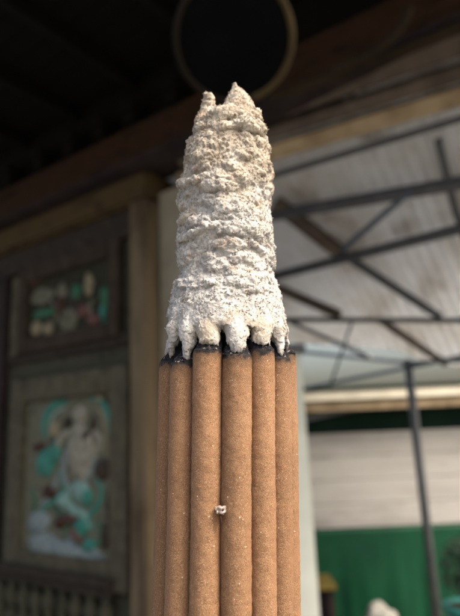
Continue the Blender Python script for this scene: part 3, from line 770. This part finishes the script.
# board band, made of separate boards in one mesh
bm = bmesh.new(); nb = 4
for i in range(nb):
    z0 = zb0+(zb1-zb0)*i/nb
    hexa(bm, [Vector((xa, YW-.02, z0+.003)), Vector((xb, YW-.02, z0+.003)), Vector((xb, YW-.02, z0+(zb1-zb0)/nb-.002)), Vector((xa, YW-.02, z0+(zb1-zb0)/nb-.002))],
         [Vector((xa, YW+.04, z0+.003)), Vector((xb, YW+.04, z0+.003)), Vector((xb, YW+.04, z0+(zb1-zb0)/nb-.002)), Vector((xa, YW+.04, z0+(zb1-zb0)/nb-.002))])
obj('board_band', bm, M['banner'], sh)
zf1, zf0 = bp_(385, 388, YW-.25).z, bp_(385, 398, YW-.25).z
bquad('fascia', xa, xb, zf0, zf1, YW-.25, YW-.2, M['fascia'], sh, .006)
bm = bmesh.new(); bar(bm, (bp_(300, 418, YW-.1).x, YW-.1, bp_(300, 420, YW-.1).z), (bp_(400, 398, YW-.1).x, YW-.1, bp_(400, 398, YW-.1).z), .03, .05); obj('strut', bm, M['pole'], sh)
bquad('lower_fascia', xa, xb, bp_(385, 409, YW-.2).z, zf0-.003, YW-.22, YW-.17, M['purlin'], sh, .004)
bquad('roof', xa, xb, zf1+.003, zf1+.03, YW-.27, YW+1.6, M['darkgreen'], sh)
# green tarpaulin hanging under the boards, with folds
tp_ = None
bm = bmesh.new(); nx, nz_ = 220, 24; grid = []
for i in range(nx+1):
    x = xa+(xb-xa)*i/nx; col = []
    for j in range(nz_+1):
        f = j/nz_; z = GROUND+.01+(zb0-.004-GROUND-.01)*f
        y = YW-.06-.05*(1-f)*(noise.noise(Vector((x*3.2, f*.5, 1)))+.5*noise.noise(Vector((x*9, f*1.2, 4))))-.02*(1-f)
        col.append(bm.verts.new((x, y, z)))
    grid.append(col)
for i in range(nx):
    for j in range(nz_): bm.faces.new((grid[i][j], grid[i+1][j], grid[i+1][j+1], grid[i][j+1]))
r = bmesh.ops.extrude_face_region(bm, geom=bm.faces[:])
bmesh.ops.translate(bm, verts=[v for v in r['geom'] if isinstance(v, bmesh.types.BMVert)], vec=(0, .008, 0))
bmesh.ops.recalc_face_normals(bm, faces=bm.faces[:])
tr = obj('green_tarpaulin', bm, M['tarp'], None, True); tag(tr, 'large creased green tarpaulin hanging below the grey white boards', 'tarpaulin')

# small stuff at its foot
q0 = bp_(314, 586, 4.3); q1 = bp_(337, 586, 4.3)
tb = thing('small_table', Vector(((q0.x+q1.x)/2, 4.4, GROUND)), 'small black table with a mustard yellow top before the green tarpaulin', 'table')
bquad('table_top', q0.x-.06, q1.x, q0.z-.035, q0.z, 4.3, 4.65, M['yellow'], tb, .006)
for x in (q0.x-.03, q1.x-.05):
    for y in (4.34, 4.6): bquad('leg', x-.02, x+.03, GROUND, q0.z-.037, y-.02, y+.02, M['blackwood'], tb, .004)
bquad('apron', q0.x-.03, q1.x-.03, GROUND+.06, q0.z-.04, 4.36, 4.58, M['blackwood'], tb, .004)
s = bp_(382, 607, 4.5)
bm = bmesh.new(); hh = (s.z-GROUND)
ellip(bm, Matrix.Translation((s.x, 4.6, GROUND+hh*.48)) @ Matrix.Diagonal((.135, .12, hh*.5, 1)), 4, .12, 4)
for v in bm.verts: v.co.z = max(v.co.z, GROUND+.002)
sk = obj('woven_sack', bm, M['sack'], None, True); tag(sk, 'plump white sack on the ground before the green tarpaulin', 'sack')
s = bp_(467, 604, 4.0)
pl = thing('potted_shrub', Vector((s.x, 4.0, GROUND)), 'dark leafy shrub in a teal tub at the right edge', 'potted plant')
PT = Matrix.Translation((s.x, 4.0, 0)); hz = s.z
bm = bmesh.new(); lathe(bm, [(.11, GROUND+.001), (.14, hz-.04), (.155, hz-.038), (.158, hz), (.14, hz), (.135, hz-.03)], 32, PT); obj('tub', bm, M['tealpot'], pl, True)
bm = bmesh.new(); lathe(bm, [(.10, hz-.05), (.134, hz-.022)], 24, PT); obj('soil', bm, M['soil'], pl)
bm = bmesh.new(); tube(bm, [(s.x, 4.0, hz-.03), (s.x+.01, 4.0, hz+.16), (s.x, 4.01, hz+.3)], [.012, .009, .004], 8); obj('stem', bm, M['timber'], pl)
bm = bmesh.new()
for i in range(700):
    d = Vector((random.gauss(0, 1), random.gauss(0, 1), random.gauss(0, 1))).normalized()*random.uniform(.35, 1)**.6
    c = Vector((s.x+d.x*.15, 4.0+d.y*.14, hz+.22+d.z*.20)); t1 = Vector((random.gauss(0, 1), random.gauss(0, 1), random.gauss(0, .6))).normalized(); t2 = t1.orthogonal().normalized()
    l = random.uniform(.03, .055); w = l*.35
    vs_ = [bm.verts.new(p) for p in (c-t1*l/2, c+t2*w/2, c+t1*l/2+Vector((0, 0, -.006)), c-t2*w/2)]; bm.faces.new(vs_)
obj('foliage', bm, M['leaf'], pl)

# ground
bm = bmesh.new(); S = 400
vs_ = [bm.verts.new(p) for p in ((-S, -S, GROUND), (S, -S, GROUND), (S, S, GROUND), (-S, S, GROUND))]; bm.faces.new(vs_)
g = obj('ground', bm, M['concrete']); g['kind'] = 'structure'

# ================================================================== LIGHT
w = bpy.data.worlds.new('World'); sc.world = w; w.use_nodes = True; nt = w.node_tree
sky = nt.nodes.new('ShaderNodeTexSky'); sky.sky_type = 'NISHITA'; sky.sun_disc = False
SUN_EL, SUN_AZ = 48, 122           # azimuth clockwise from +Y: behind and to the right of the camera
sky.sun_elevation = R_(SUN_EL); sky.sun_rotation = R_(SUN_AZ); sky.dust_density = 10; sky.air_density = 1.3; sky.ozone_density = .3
nt.links.new(sky.outputs[0], nt.nodes['Background'].inputs[0]); nt.nodes['Background'].inputs[1].default_value = .15
ld = bpy.data.lights.new('sun', 'SUN'); ld.energy = 1.5; ld.angle = R_(25); ld.color = (1, .93, .83)
lo = bpy.data.objects.new('sun', ld); COL.objects.link(lo)
sd = Vector((math.sin(R_(SUN_AZ))*math.cos(R_(SUN_EL)), math.cos(R_(SUN_AZ))*math.cos(R_(SUN_EL)), math.sin(R_(SUN_EL))))
lo.rotation_euler = sd.to_track_quat('Z', 'Y').to_euler(); lo.location = sd*20
sc.view_settings.view_transform = 'Standard'; sc.view_settings.look = 'None'; sc.view_settings.gamma = 1; sc.view_settings.exposure = 1.27
sc.render.engine = 'CYCLES'
sc.cycles.use_denoising = True
sc.cycles.max_bounces = 8; sc.cycles.diffuse_bounces = 5
